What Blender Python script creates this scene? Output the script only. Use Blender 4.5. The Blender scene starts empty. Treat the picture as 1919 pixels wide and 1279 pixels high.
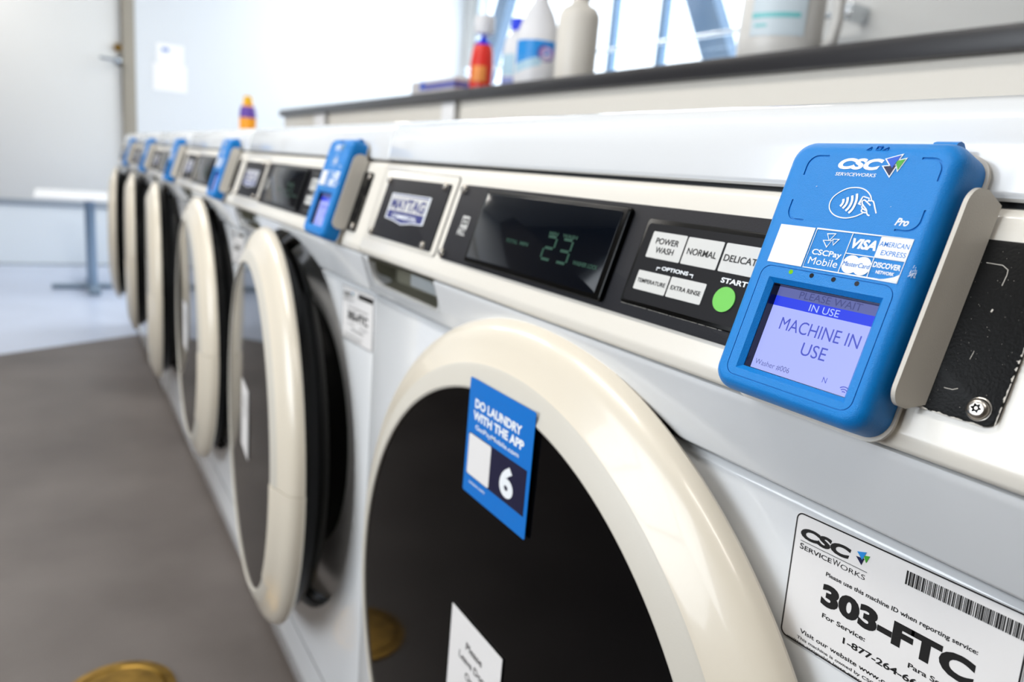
import bpy, bmesh, math, random
from mathutils import Vector, Matrix
random.seed(6)
C = bpy.context.scene.collection
PI = math.pi
H = 0.905                      # eye height; many heights below are given relative to it

# ---------------------------------------------------------------- camera
cam_d = bpy.data.cameras.new('camera'); cam = bpy.data.objects.new('camera', cam_d); C.objects.link(cam)
F_PX = 1393.94
cam_d.sensor_width = 36.0; cam_d.lens = F_PX / 1919 * 36.0
cam_d.clip_start = 0.02; cam_d.clip_end = 100
yaw, pitch, roll = math.radians(32.191), math.radians(-12.344), math.radians(4.954)
fw = Vector((-math.cos(yaw)*math.cos(pitch), math.sin(yaw)*math.cos(pitch), math.sin(pitch)))
rt = fw.cross(Vector((0, 0, 1))).normalized(); up = rt.cross(fw)
r2 = rt*math.cos(roll) + up*math.sin(roll); u2 = -rt*math.sin(roll) + up*math.cos(roll)
cam.matrix_world = Matrix(((r2.x, u2.x, -fw.x, 0), (r2.y, u2.y, -fw.y, 0), (r2.z, u2.z, -fw.z, H), (0, 0, 0, 1)))
cam_d.dof.use_dof = True; cam_d.dof.focus_distance = 0.335; cam_d.dof.aperture_fstop = 7.5
bpy.context.scene.camera = cam

# ---------------------------------------------------------------- exposure, world
vs = bpy.context.scene.view_settings
vs.view_transform = 'Standard'; vs.look = 'None'; vs.gamma = 1.0; vs.use_curve_mapping = False
vs.exposure = 0.0
w = bpy.data.worlds.new('sky'); bpy.context.scene.world = w; w.use_nodes = True
bg = w.node_tree.nodes['Background']; bg.inputs[0].default_value = (0.80, 0.90, 1.0, 1); bg.inputs[1].default_value = 3.0

def area(name, loc, rot, sx, sy, power, col):
    l = bpy.data.lights.new(name, 'AREA'); l.shape = 'RECTANGLE'; l.size = sx; l.size_y = sy
    l.energy = power; l.color = col
    o = bpy.data.objects.new(name, l); C.objects.link(o); o.location = loc; o.rotation_euler = rot
    return o
LAMPS = [(-5.3, -0.75), (-3.3, -0.75), (-1.3, -0.75), (0.7, -0.75), (-5.0, 2.1), (-2.6, 2.1), (-0.2, 2.1)]
CEIL = 2.75
LAMP_POWER = {-5.3: 20, -3.3: 22, -1.3: 25, 0.7: 12, -5.0: 22, -2.6: 10, -0.2: 7}
for lx, ly in LAMPS:
    area('ceiling_lamp_light', (lx, ly, CEIL-0.05), (0, 0, 0), 1.15, 0.28, LAMP_POWER[lx], (1.0, 0.955, 0.89))
# daylight from an unseen window, guessed across the aisle behind the camera
area('guessed_window_daylight', (-0.95, -2.16, 1.45), (PI/2, 0, 0), 1.7, 1.4, 46, (0.92, 0.955, 1.0))
# daylight coming in through the big window
area('window_daylight', (-4.35, 3.34, 1.55), (-PI/2, 0, 0), 3.4, 1.9, 60, (0.80, 0.90, 1.0))

# ---------------------------------------------------------------- helpers
def srgb(r, g, b):
    f = lambda c: (c/255/12.92) if c/255 <= 0.04045 else ((c/255+0.055)/1.055)**2.4
    return (f(r), f(g), f(b), 1)
MATS = {}
def mat(name, col, rough=0.5, metal=0.0, coat=0.0, bump=0.0, bscale=400, emit=None, es=1.0, var=0.0, vscale=3.0, spec=0.5, col2=None, coat_r=0.05):
    m = bpy.data.materials.new(name); m.use_nodes = True; nt = m.node_tree; p = nt.nodes['Principled BSDF']
    p.inputs['Base Color'].default_value = col; p.inputs['Roughness'].default_value = rough
    p.inputs['Metallic'].default_value = metal; p.inputs['Coat Weight'].default_value = coat
    p.inputs['Coat Roughness'].default_value = coat_r
    p.inputs['Specular IOR Level'].default_value = spec
    tc = nt.nodes.new('ShaderNodeTexCoord')
    if bump:
        n = nt.nodes.new('ShaderNodeTexNoise'); n.inputs['Scale'].default_value = bscale; n.inputs['Detail'].default_value = 3
        b = nt.nodes.new('ShaderNodeBump'); b.inputs['Strength'].default_value = bump; b.inputs['Distance'].default_value = 0.001
        nt.links.new(tc.outputs['Object'], n.inputs['Vector']); nt.links.new(n.outputs['Fac'], b.inputs['Height']); nt.links.new(b.outputs[0], p.inputs['Normal'])
    if var:
        n = nt.nodes.new('ShaderNodeTexNoise'); n.inputs['Scale'].default_value = vscale; n.inputs['Detail'].default_value = 6
        r = nt.nodes.new('ShaderNodeValToRGB'); c2 = col2 or tuple(c*(1-var) for c in col[:3])+(1,)
        r.color_ramp.elements[0].position = 0.32; r.color_ramp.elements[1].position = 0.68
        r.color_ramp.elements[0].color = c2; r.color_ramp.elements[1].color = col
        nt.links.new(tc.outputs['Object'], n.inputs['Vector']); nt.links.new(n.outputs['Fac'], r.inputs['Fac']); nt.links.new(r.outputs[0], p.inputs['Base Color'])
    if emit:
        p.inputs['Emission Color'].default_value = emit; p.inputs['Emission Strength'].default_value = es
    MATS[name] = m; return m
enamel = mat('white_enamel', srgb(224, 226, 228), 0.22, coat=0.6, bump=0.04, bscale=250)
cream = mat('cream_plastic', srgb(221, 212, 195), 0.28, coat=0.3, bump=0.02)
cream_in = mat('cream_plastic_matte', srgb(200, 195, 184), 0.42, bump=0.05, bscale=900)
consolem = mat('console_plastic', srgb(228, 223, 213), 0.28, coat=0.3, bump=0.03, bscale=700)
glassblk = mat('black_door_glass', srgb(4, 4, 5), 0.05, spec=0.13)
blackpl = mat('black_plastic', srgb(4, 4, 4), 0.22, spec=0.14)
dishm = mat('recess_grey_plastic', srgb(16, 16, 17), 0.17, spec=.4)
panelblk = mat('black_panel_paint', srgb(28, 28, 33), 0.5, bump=0.25, bscale=1800, spec=.2)
platem = mat('coin_plate_black', srgb(8, 8, 8), 0.4, bump=0.15, bscale=900, spec=.12)
dispm = mat('display_window', srgb(4, 8, 16), 0.08, spec=.22)
keyblk = mat('keypad_black', srgb(18, 18, 22), 0.45, spec=.2)
keym = mat('keypad_key', srgb(206, 206, 203), 0.45)
printblk = mat('black_ink', srgb(12, 11, 12), 0.45)
greenbtn = mat('green_button', srgb(112, 198, 84), 0.4)
ledgreen = mat('green_segment', srgb(6, 36, 28), 0.4, emit=srgb(36, 140, 104), es=0.16)
white_ink = mat('white_ink', srgb(236, 240, 244), 0.45)
sticker_white = mat('sticker_paper', srgb(232, 230, 229), 0.3)
paperm = mat('paper', srgb(252, 252, 253), 0.7)
paper_blue = mat('paper_blue_print', srgb(120, 150, 210), 0.6)
blue = mat('blue_reader_plastic', srgb(0, 126, 206), 0.36, bump=0.35, bscale=2600, spec=.35)
blue_ink = mat('blue_ink', srgb(0, 112, 200), 0.35)
navy = mat('navy_ink', srgb(14, 14, 52), 0.4)
logoblue = mat('logo_blue', srgb(18, 84, 200), 0.4)
logosky = mat('logo_light_blue', srgb(34, 140, 220), 0.4)
logogreen = mat('logo_green', srgb(64, 160, 40), 0.4)
logonavy = mat('logo_navy', srgb(12, 14, 60), 0.4)
bracketm = mat('bracket_paint', srgb(206, 200, 189), 0.45, bump=0.15, bscale=1500)
steel = mat('stainless_screw', srgb(190, 184, 176), 0.25, metal=1.0)
steelshelf = mat('chrome', srgb(200, 205, 210), 0.2, metal=1.0)
brass = mat('brass', srgb(168, 132, 62), 0.35, metal=1.0, var=0.5, vscale=30)
drawerm = mat('drawer_recess_plastic', srgb(112, 110, 96), 0.45)
drawerin = mat('drawer_cup_plastic', srgb(158, 164, 166), 0.35)
gapm = mat('dark_gap', srgb(20, 24, 30), 0.6)
shelfm = mat('black_laminate', srgb(35, 35, 39), 0.32, bump=0.1, bscale=900)
kneem = mat('cream_panel', srgb(214, 210, 202), 0.5)
postm = mat('white_batten', srgb(230, 230, 232), 0.4)
wallw = mat('white_wall_paint', srgb(226, 231, 236), 0.6, bump=0.05, bscale=120)
wallg = mat('backlit_grey_wall', srgb(206, 207, 206), 0.6)  # grey of the backlit window wall, its shade put into the base colour
wallc = mat('cream_wall_paint', srgb(222, 220, 214), 0.6)
wallk = mat('brown_wall_paint', srgb(96, 88, 80), 0.7)
doorm = mat('door_paint', srgb(224, 225, 224), 0.4)
framem = mat('door_frame_paint', srgb(158, 152, 140), 0.45)
kickm = mat('door_kick_panel', srgb(228, 236, 243), 0.35)
railm = mat('grey_rail', srgb(150, 160, 172), 0.4)
ceilm = mat('ceiling_tile', srgb(225, 225, 222), 0.8)
floor_dark = mat('brown_grey_floor', srgb(108, 101, 97), 0.5, var=0.3, vscale=2.2, col2=srgb(82, 75, 71), bump=0.3, bscale=60)
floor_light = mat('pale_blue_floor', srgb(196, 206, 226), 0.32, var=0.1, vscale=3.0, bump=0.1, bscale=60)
windowframe = mat('window_frame', srgb(196, 208, 216), 0.4)
mullm = mat('blue_grey_steel', srgb(98, 128, 158), 0.45)
lampm = mat('lamp_diffuser', srgb(250, 248, 240), 0.5, emit=(1, 0.955, 0.89, 1), es=3.2)
lampfr = mat('lamp_frame', srgb(235, 235, 232), 0.4)
tablem = mat('white_table_top', srgb(244, 246, 250), 0.3)
tableleg = mat('table_steel', srgb(150, 172, 196), 0.35, metal=0.6)
tablefoot = mat('table_foot', srgb(122, 140, 158), 0.4)
red = mat('red_plastic', srgb(226, 34, 12), 0.35)
orange = mat('orange_print', srgb(246, 150, 70), 0.4)
bluecap = mat('blue_cap', srgb(8, 54, 226), 0.35)
whiteb = mat('white_bottle_plastic', srgb(226, 226, 230), 0.4)
creamb = mat('cream_bottle_plastic', srgb(222, 217, 208), 0.4)
clearb = mat('translucent_jug_plastic', srgb(214, 212, 208), 0.35)
lblue = mat('label_sky_blue', srgb(24, 142, 222), 0.4)
lpale = mat('label_pale_blue', srgb(176, 208, 226), 0.4)
lpurple = mat('label_purple', srgb(104, 72, 170), 0.4)
lteal = mat('label_teal', srgb(120, 200, 204), 0.4)
yellow = mat('yellow_orange_plastic', srgb(255, 168, 30), 0.35)
yellowc = mat('yellow_cap', srgb(252, 196, 40), 0.35)
cardboard = mat('box_grey', srgb(206, 202, 204), 0.6)
# screen colours give off light (backlit panel)
def emis(name, r, g, b, s=1.1):
    return mat(name, (0.01, 0.01, 0.012, 1), 0.3, spec=0.12, emit=srgb(r, g, b), es=s)
scr_lav = emis('screen_lavender', 168, 178, 252); scr_grey = emis('screen_grey', 92, 100, 160); scr_blue = emis('screen_blue', 38, 62, 226)
scr_txt = emis('screen_text_blue', 72, 84, 190); scr_wht = emis('screen_text_white', 178, 196, 255); scr_dim = emis('screen_text_dim', 66, 72, 128); scr_small = emis('screen_small_text', 96, 104, 160)
led_lit = emis('indicator_lit', 130, 210, 10, 1.0); led_off = mat('indicator_off', srgb(8, 12, 24), 0.2)
# window pane
gm = bpy.data.materials.new('window_glass'); gm.use_nodes = True; nt = gm.node_tree
for n in list(nt.nodes):
    if n.type != 'OUTPUT_MATERIAL': nt.nodes.remove(n)
tr = nt.nodes.new('ShaderNodeBsdfTransparent'); gl = nt.nodes.new('ShaderNodeBsdfGlossy'); gl.inputs['Roughness'].default_value = 0.02
mx = nt.nodes.new('ShaderNodeMixShader'); mx.inputs[0].default_value = 0.06
nt.links.new(tr.outputs[0], mx.inputs[1]); nt.links.new(gl.outputs[0], mx.inputs[2]); nt.links.new(mx.outputs[0], nt.nodes['Material Output'].inputs[0])

ORG = {}     # world origin of each parent
class MB:
    """collects shapes (world coordinates) and builds one mesh object"""
    def __init__(s): s.v = []; s.f = []; s.m = []; s.mats = []
    def mi(s, m):
        if m not in s.mats: s.mats.append(m)
        return s.mats.index(m)
    def add(s, vs, fs, m):
        o = len(s.v); s.v += [Vector(x) for x in vs]; i = s.mi(m)
        for f in fs: s.f.append([o+k for k in f]); s.m.append(i)
    def add_bm(s, bm, m):
        bm.verts.index_update(); s.add([v.co.copy() for v in bm.verts], [[v.index for v in f.verts] for f in bm.faces], m); bm.free()
    def box(s, x0, x1, y0, y1, z0, z1, m, bev=0.0, seg=2):
        bm = bmesh.new(); bmesh.ops.create_cube(bm, size=1)
        for v in bm.verts: v.co = Vector(((x0+x1)/2+v.co.x*(x1-x0), (y0+y1)/2+v.co.y*(y1-y0), (z0+z1)/2+v.co.z*(z1-z0)))
        if bev: bmesh.ops.bevel(bm, geom=bm.edges[:], offset=bev, segments=seg, profile=0.5, affect='EDGES')
        s.add_bm(bm, m)
    def prism(s, pts, fr, d0, d1, m, bev=0.0, seg=2):
        """2-D polygon pts in frame fr=(O,ex,ey), extruded along ex x ey between d0 and d1"""
        O, ex, ey = fr; n = ex.cross(ey)
        bm = bmesh.new()
        a = [bm.verts.new(O+ex*p[0]+ey*p[1]+n*d0) for p in pts]; b = [bm.verts.new(O+ex*p[0]+ey*p[1]+n*d1) for p in pts]
        k = len(pts); bm.faces.new(a[::-1]); bm.faces.new(b)
        for i in range(k): bm.faces.new((a[i], a[(i+1) % k], b[(i+1) % k], b[i]))
        bmesh.ops.recalc_face_normals(bm, faces=bm.faces[:])
        if bev: bmesh.ops.bevel(bm, geom=bm.edges[:], offset=bev, segments=seg, profile=0.5, affect='EDGES')
        s.add_bm(bm, m)
    def loft(s, rings, m, cap0=True, cap1=True, closed=True):
        n = len(rings[0]); vs = [p for r in rings for p in r]; fs = []
        for i in range(len(rings)-1):
            for j in range(n if closed else n-1):
                fs.append([i*n+j, i*n+(j+1) % n, (i+1)*n+(j+1) % n, (i+1)*n+j])
        if cap0: fs.append(list(range(n))[::-1])
        if cap1: fs.append([(len(rings)-1)*n+j for j in range(n)])
        s.add(vs, fs, m)
    def lathe(s, cx, cy, prof, m, n=32, z0=0, sx=1.0, sy=1.0, rz=0.0):
        c, q = math.cos(rz), math.sin(rz); rings = []
        for r, z in prof:
            ring = []
            for k in range(n):
                a = 2*PI*k/n; x = r*math.cos(a)*sx; y = r*math.sin(a)*sy
                ring.append(Vector((cx+x*c-y*q, cy+x*q+y*c, z0+z)))
            rings.append(ring)
        s.loft(rings, m, prof[0][0] > 1e-5, prof[-1][0] > 1e-5)
    def rev_y(s, cx, cz, prof, m, a0=0, a1=2*PI, n=128, caps=False):
        """revolve (radius, y) about a horizontal Y axis"""
        full = abs(a1-a0-2*PI) < 1e-6; k = n if full else n+1
        rings = []
        for i in range(k):
            a = a0+(a1-a0)*i/n
            rings.append([Vector((cx+r*math.cos(a), y, cz+r*math.sin(a))) for r, y in prof])
        p = len(prof); vs = [q for r in rings for q in r]; fs = []
        for i in range(n):
            j = (i+1) % k
            for q in range(p-1): fs.append([i*p+q, j*p+q, j*p+q+1, i*p+q+1])
        if caps and not full: fs.append(list(range(p))); fs.append([(k-1)*p+q for q in range(p)][::-1])
        s.add(vs, fs, m)
    def cyl_y(s, cx, cz, r, y0, y1, m, n=128):
        g = lambda y: [Vector((cx+r*math.cos(2*PI*k/n), y, cz+r*math.sin(2*PI*k/n))) for k in range(n)]
        s.loft([g(y0), g(y1)], m)
    def disc_y(s, cx, y, cz, r, m, n=96, bulge=0.0):
        prof = [(r*t, y-bulge*(1-t*t)) for t in (1, .9, .75, .5, .25)]
        s.rev_y(cx, cz, prof, m, n=n)
        s.add([Vector((cx+prof[-1][0]*math.cos(2*PI*k/n), prof[-1][1], cz+prof[-1][0]*math.sin(2*PI*k/n))) for k in range(n)], [list(range(n))[::-1]], m)
    def tube(s, path, r, m, n=10, closed=False):
        rings = []; P = [Vector(p) for p in path]; prev = None
        for i, p in enumerate(P):
            if closed: t = (P[(i+1) % len(P)]-P[i-1]).normalized()
            else: t = (P[min(i+1, len(P)-1)]-P[max(i-1, 0)]).normalized()
            a = prev if prev else (Vector((0, 0, 1)) if abs(t.z) < .9 else Vector((1, 0, 0)))
            b = t.cross(a).normalized(); a = b.cross(t).normalized(); prev = a
            rr = r[i] if isinstance(r, (list, tuple)) else r
            rings.append([p+(a*math.cos(2*PI*k/n)+b*math.sin(2*PI*k/n))*rr for k in range(n)])
        if closed: rings.append(rings[0])
        s.loft(rings, m, not closed, not closed)
    def flat(s, pts, fr, off, m, th=0.00012):
        """thin printed patch on a surface, its normal ex x ey"""
        O, ex, ey = fr; n = ex.cross(ey)
        k = len(pts); a = [O+ex*p[0]+ey*p[1]+n*(off) for p in pts]; b = [O+ex*p[0]+ey*p[1]+n*(off+th) for p in pts]
        s.add(a+b, [list(range(k))[::-1], list(range(k, 2*k))]+[[i, (i+1) % k, k+(i+1) % k, k+i] for i in range(k)], m)
    def stroke(s, pts, wd, fr, off, m, closed=False, th=0.00012, taper=None):
        """a flat line of width wd through 2-D points"""
        P = [Vector((p[0], p[1])) for p in pts]; L = []; R_ = []; n = len(P)
        for i in range(n):
            if closed: a, b = P[i-1], P[(i+1) % n]
            else: a, b = P[max(i-1, 0)], P[min(i+1, n-1)]
            t = (b-a).normalized(); q = Vector((-t.y, t.x))
            ww = (taper[i] if taper else wd)/2
            if 0 < i < n-1 or closed:
                t1 = (P[i]-P[i-1]).normalized(); ww = ww/max(0.45, abs(Vector((-t1.y, t1.x)).dot(q)))
            L.append(P[i]+q*ww); R_.append(P[i]-q*ww)
        O, ex, ey = fr; nn = ex.cross(ey)
        g = lambda p, o: O+ex*p.x+ey*p.y+nn*o
        vs = [g(p, off+th) for p in L]+[g(p, off+th) for p in R_]+[g(p, off) for p in L]+[g(p, off) for p in R_]
        fs = []; m_ = n if closed else n-1
        for i in range(m_):
            j = (i+1) % n
            fs += [[i, n+i, n+j, j], [2*n+i, i, j, 2*n+j], [n+i, 3*n+i, 3*n+j, n+j]]
        s.add(vs, fs, m)
    def text(s, body, x0, y0, wd, cap, fr, off, m, bold=0.0, shear=0.0, align='L', maxw=None, th=0.0, spacing=1.0):
        """lettering: x0,y0 baseline start; wd total width (None = natural), cap = capital height"""
        cu = bpy.data.curves.new('t', 'FONT'); cu.body = body; cu.size = 1.0; cu.offset = bold; cu.shear = shear; cu.resolution_u = 4; cu.space_character = spacing
        if th: cu.extrude = th
        ob = bpy.data.objects.new('t', cu); me = bpy.data.meshes.new_from_object(ob)
        vs = [v.co.copy() for v in me.vertices]; fs = [list(p.vertices) for p in me.polygons]
        bpy.data.objects.remove(ob); bpy.data.curves.remove(cu); bpy.data.meshes.remove(me)
        if not vs: return 0
        xa = min(v.x for v in vs); xb = max(v.x for v in vs)
        sy = cap/(0.729+2*bold); sx = (wd/(xb-xa)) if wd else sy
        W_ = (xb-xa)*sx
        xo = x0 - (W_ if align == 'R' else W_/2 if align == 'C' else 0)
        O, ex, ey = fr; n = ex.cross(ey)
        s.add([O+ex*(xo+(v.x-xa)*sx)+ey*(y0+(v.y+bold)*sy)+n*(off+v.z) for v in vs], fs, m)
        return W_
    def mesh(s, name, org):
        me = bpy.data.meshes.new(name); me.from_pydata([v-org for v in s.v], [], s.f)
        for m in s.mats: me.materials.append(m)
        me.polygons.foreach_set('material_index', s.m); me.validate(); me.update()
        return me
    def build(s, name, parent=None, org=None, angle=35, kind=None, label=None, **k):
        if org is None: org = ORG[parent.name] if parent else Vector((0, 0, 0))
        org = Vector(org)
        me = s.mesh(name, org)
        bm = bmesh.new(); bm.from_mesh(me); bmesh.ops.remove_doubles(bm, verts=bm.verts[:], dist=1e-6); bmesh.ops.recalc_face_normals(bm, faces=bm.faces[:]); bm.to_mesh(me); bm.free()
        me.polygons.foreach_set('use_smooth', [True]*len(me.polygons)); me.set_sharp_from_angle(angle=math.radians(angle))
        o = bpy.data.objects.new(name, me); C.objects.link(o)
        if parent: o.parent = parent; o.location = org-ORG[parent.name]
        else: o.location = org
        ORG[o.name] = org
        if kind: o['kind'] = kind
        if label: o['label'] = label
        for a, b in k.items(): o[a] = b
        return o
def cut(o, cutter, angle=35):
    """carve the cutter MB out of object o"""
    co = cutter.build('cutter', org=(0, 0, 0))
    md = o.modifiers.new('b', 'BOOLEAN'); md.object = co; md.operation = 'DIFFERENCE'; md.solver = 'EXACT'
    try: md.material_mode = 'TRANSFER'
    except Exception: pass
    bpy.context.view_layer.update()
    dg = bpy.context.evaluated_depsgraph_get(); me = bpy.data.meshes.new_from_object(o.evaluated_get(dg))
    o.modifiers.clear(); me.name = o.data.name; o.data = me
    bpy.data.objects.remove(co)
    me.polygons.foreach_set('use_smooth', [True]*len(me.polygons)); me.set_sharp_from_angle(angle=math.radians(angle))
def thing(name, org, label, cat, group=None):
    o = bpy.data.objects.new(name, None); C.objects.link(o); o.empty_display_size = 0.05; o.location = org; ORG[o.name] = Vector(org)
    o['label'] = label; o['category'] = cat
    if group: o['group'] = group
    return o
def tag(o, label, cat, group=None):
    o['label'] = label; o['category'] = cat
    if group: o['group'] = group
    return o
def struct(mb, name, **k): return mb.build(name, kind='structure', **k)
def dup(o, parent=None):
    c = o.copy(); C.objects.link(c)
    if parent: c.parent = parent
    ORG[c.name] = ORG[o.name].copy()
    for ch in list(o.children): dup(ch, c)
    return c
def rrect(u0, u1, v0, v1, r, n=6):
    pts = []
    for cx, cy, a in ((u1-r, v1-r, 0), (u0+r, v1-r, PI/2), (u0+r, v0+r, PI), (u1-r, v0+r, 1.5*PI)):
        for k in range(n+1): t = a+PI/2*k/n; pts.append((cx+r*math.cos(t), cy+r*math.sin(t)))
    return pts
X_, Y_, Z_ = Vector((1, 0, 0)), Vector((0, 1, 0)), Vector((0, 0, 1))
def front(y): return (Vector((0, y, H)), X_, Z_)       # frame on a vertical plane facing the aisle (normal -Y), heights from eye level
def tri_logo(mb, x, y, s, fr, off, ms, outline=None):
    """three overlapping downward triangles, x,y = lower tip of the lowest one, s = size"""
    T = [([(-.608, .594), (.199, .676), (0, 0)], ms[1]), ([(-.554, 1.077), (.323, 1.358), (.014, .506)], ms[0]), ([(.10, .955), (.682, 1.122), (.419, .385)], ms[2])]
    if outline:
        for t, _ in T:
            c = (sum(p[0] for p in t)/3, sum(p[1] for p in t)/3)
            mb.flat([(x+(c[0]+(p[0]-c[0])*1.30)*s, y+(c[1]+(p[1]-c[1])*1.30)*s) for p in t], fr, off, outline)
    for i, (t, m) in enumerate([T[0], T[2], T[1]]):
        mb.flat([(x+p[0]*s, y+p[1]*s) for p in t], fr, off+0.00016+0.00005*i, m)

# ================================================================ THE ROOM
XE, YW, YN, XR = -6.33, 3.2, -2.0, 2.2
m = MB()
# floor coloured brown-grey near the camera, pale blue at the far end, along a slightly askew edge
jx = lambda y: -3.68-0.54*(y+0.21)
m.add([(jx(YN), YN, 0), (XR, YN, 0), (XR, YW, 0), (jx(YW), YW, 0)], [[0, 1, 2, 3]], floor_dark)
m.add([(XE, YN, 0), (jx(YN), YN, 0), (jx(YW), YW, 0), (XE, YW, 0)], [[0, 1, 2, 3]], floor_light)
m.add([(XE, YN, -.05), (XR, YN, -.05), (XR, YW, -.05), (XE, YW, -.05)], [[3, 2, 1, 0]], floor_dark)
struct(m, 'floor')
m = MB(); m.box(XE-.1, XR+.1, YN-.1, YW+.2, CEIL, CEIL+.05, ceilm); struct(m, 'ceiling')
# end wall with the door opening
DY0, DY1, DZ = -0.50, 0.475, 2.12
m = MB(); m.box(XE-.12, XE, DY1+.085, YW+.15, 0, CEIL, wallw); m.box(XE-.12, XE, YN, DY0-.085, 0, CEIL, wallw); m.box(XE-.12, XE, DY0-.085, DY1+.085, DZ+.085, CEIL, wallw)
struct(m, 'wall_end')
m = MB(); m.box(XE-.10, XE-.02, DY0+.004, DY1-.004, 0.47, DZ-.004, doorm, .003); m.box(XE-.10, XE-.02, DY0, DY1, 0.0, 0.47, kickm); m.box(XE-.11, XE-.004, DY0, DY1, 0, .012, railm)
m.box(XE-.025, XE-.008, DY0+.004, DY1-.004, 0.425, 0.468, railm, .003)
door = struct(m, 'door_1')
m = MB(); m.lathe(0, 0, [(0.001, 0), (.034, 0), (.036, .004), (.03, .012), (.001, .013)], steelshelf)
m2 = MB()
for v, f, mi in ((m.v, m.f, 0),): m2.add([Vector((XE-.02+p.z, 0.455+p.y, 1.483+p.x)) for p in v], f, steelshelf)
m2.tube([(XE-.01, .455, 1.483), (XE+.045, .455, 1.483), (XE+.055, .44, 1.483), (XE+.055, .33, 1.487)], .011, steelshelf)
m2.build('door_handle', parent=door)
m = MB(); m.add([Vector((XE-.02+p[0], p[1], p[2])) for p in [(0, 0, 0)]], [], brass)
ring = [Vector((0, .45+.027*math.cos(2*PI*k/20), 1.575+.027*math.sin(2*PI*k/20))) for k in range(20)]
m = MB(); m.loft([[p+Vector((XE-.02, 0, 0)) for p in ring], [p+Vector((XE+.004, 0, 0)) for p in ring]], brass); m.build('deadbolt', parent=door)
m = MB(); m.box(XE-.12, XE+.012, DY1, DY1+.085, 0, DZ+.085, framem, .004); m.box(XE-.12, XE+.012, DY0-.085, DY0, 0, DZ+.085, framem, .004); m.box(XE-.12, XE+.012, DY0, DY1, DZ, DZ+.085, framem, .004)
struct(m, 'trim_1')
# window wall
WX0, WX1, WZ0, WZ1 = -6.17, -2.86, 0.95, 2.55
m = MB(); m.box(XE, WX0, YW, YW+.15, 0, CEIL, wallg); m.box(WX1, XR, YW, YW+.15, 0, CEIL, wallg); m.box(WX0, WX1, YW, YW+.15, 0, WZ0, wallg); m.box(WX0, WX1, YW, YW+.15, WZ1, CEIL, wallg)
struct(m, 'wall_window')
m = MB()
m.box(WX0, WX0+.05, YW+.02, YW+.10, WZ0, WZ1, windowframe, .004); m.box(WX1-.05, WX1, YW+.02, YW+.10, WZ0, WZ1, windowframe, .004)
m.box(WX0, WX1, YW+.02, YW+.10, WZ0, WZ0+.05, windowframe, .004); m.box(WX0, WX1, YW+.02, YW+.10, WZ1-.05, WZ1, windowframe, .004)
win = struct(m, 'window_1')
for x in (-4.235, -3.742):
    m = MB(); m.box(x-.022, x+.022, YW+.03, YW+.09, WZ0, WZ1, mullm, .004); m.build('mullion', parent=win)
m = MB(); m.box(WX0, WX1, YW+.055, YW+.061, WZ0, WZ1, gm); m.build('pane', parent=win)
m = MB(); m.box(XE, -1.85, YN-.12, YN, 0, CEIL, wallk); m.box(-.05, XR, YN-.12, YN, 0, CEIL, wallk); m.box(-1.85, -.05, YN-.12, YN, 0, .7, wallk); m.box(-1.85, -.05, YN-.12, YN, 2.2, CEIL, wallk); struct(m, 'wall_aisle')
m = MB()
for a, b, c, e in ((-1.85, -1.80, .7, 2.2), (-.10, -.05, .7, 2.2), (-1.80, -.10, .7, .75), (-1.80, -.10, 2.15, 2.2)): m.box(a, b, YN-.10, YN-.01, c, e, windowframe, .004)
win2 = struct(m, 'guessed_window')  # unseen window, guessed as the source of light on the washer fronts
for x in (-1.235, -.67): m = MB(); m.box(x-.02, x+.02, YN-.09, YN-.03, .75, 2.15, windowframe, .004); m.build('mullion', parent=win2)
m = MB(); m.box(-1.80, -.10, YN-.06, YN-.054, .75, 2.15, gm); m.build('pane', parent=win2)
m = MB(); m.box(XR, XR+.12, YN, YW, 0, CEIL, wallk); struct(m, 'wall_near')
m = MB(); m.box(XE, XE+.012, DY1+.085, YW, 0, .1, railm); m.box(XE, XE+.012, YN, DY0-.085, 0, .1, railm); struct(m, 'baseboard_end')
# steel braces outside the window
def brace(x0, z0, x1, z1, wd, y, label):
    m = MB(); d = Vector((x1-x0, 0, z1-z0)).normalized(); q = Vector((d.z, 0, -d.x))*wd/2
    a = Vector((x0, y, z0)); b = Vector((x1, y, z1))
    P = [a-q, a+q, b+q, b-q]; m.add([p for p in P]+[p+Vector((0, .09, 0)) for p in P], [[0, 1, 2, 3], [7, 6, 5, 4], [0, 4, 5, 1], [1, 5, 6, 2], [2, 6, 7, 3], [3, 7, 4, 0]], mullm)
    return tag(m.build('steel_brace', org=(x0, y, z0)), label, 'brace', None)
brace(-2.564, .20, -4.413, 3.40, .20, 3.42, 'slanting grey-blue steel brace outside the window beside the large translucent jug')
brace(-7.05, .20, -5.63, 3.40, .20, 3.42, 'slanting grey-blue steel brace outside the window above the red bottle')
# hanging rod just inside the window
rodz = H+.8525
r = thing('hanging_rod', (-2.3, 3.1, rodz), 'thin white horizontal rod running across the window to a bracket on the grey wall', 'rod')
m = MB(); m.tube([(-6.0, 3.1, rodz), (-2.33, 3.1, rodz)], .013, steelshelf, 12); m.build('rod', parent=r)
m = MB(); m.box(-2.33, -2.29, 3.07, 3.2, rodz-.035, rodz+.035, steelshelf, .004); m.build('bracket', parent=r)
m = MB(); m.box(-6.04, -6.0, 3.07, 3.2, rodz-.035, rodz+.035, steelshelf, .004); m.build('bracket', parent=r)
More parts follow.
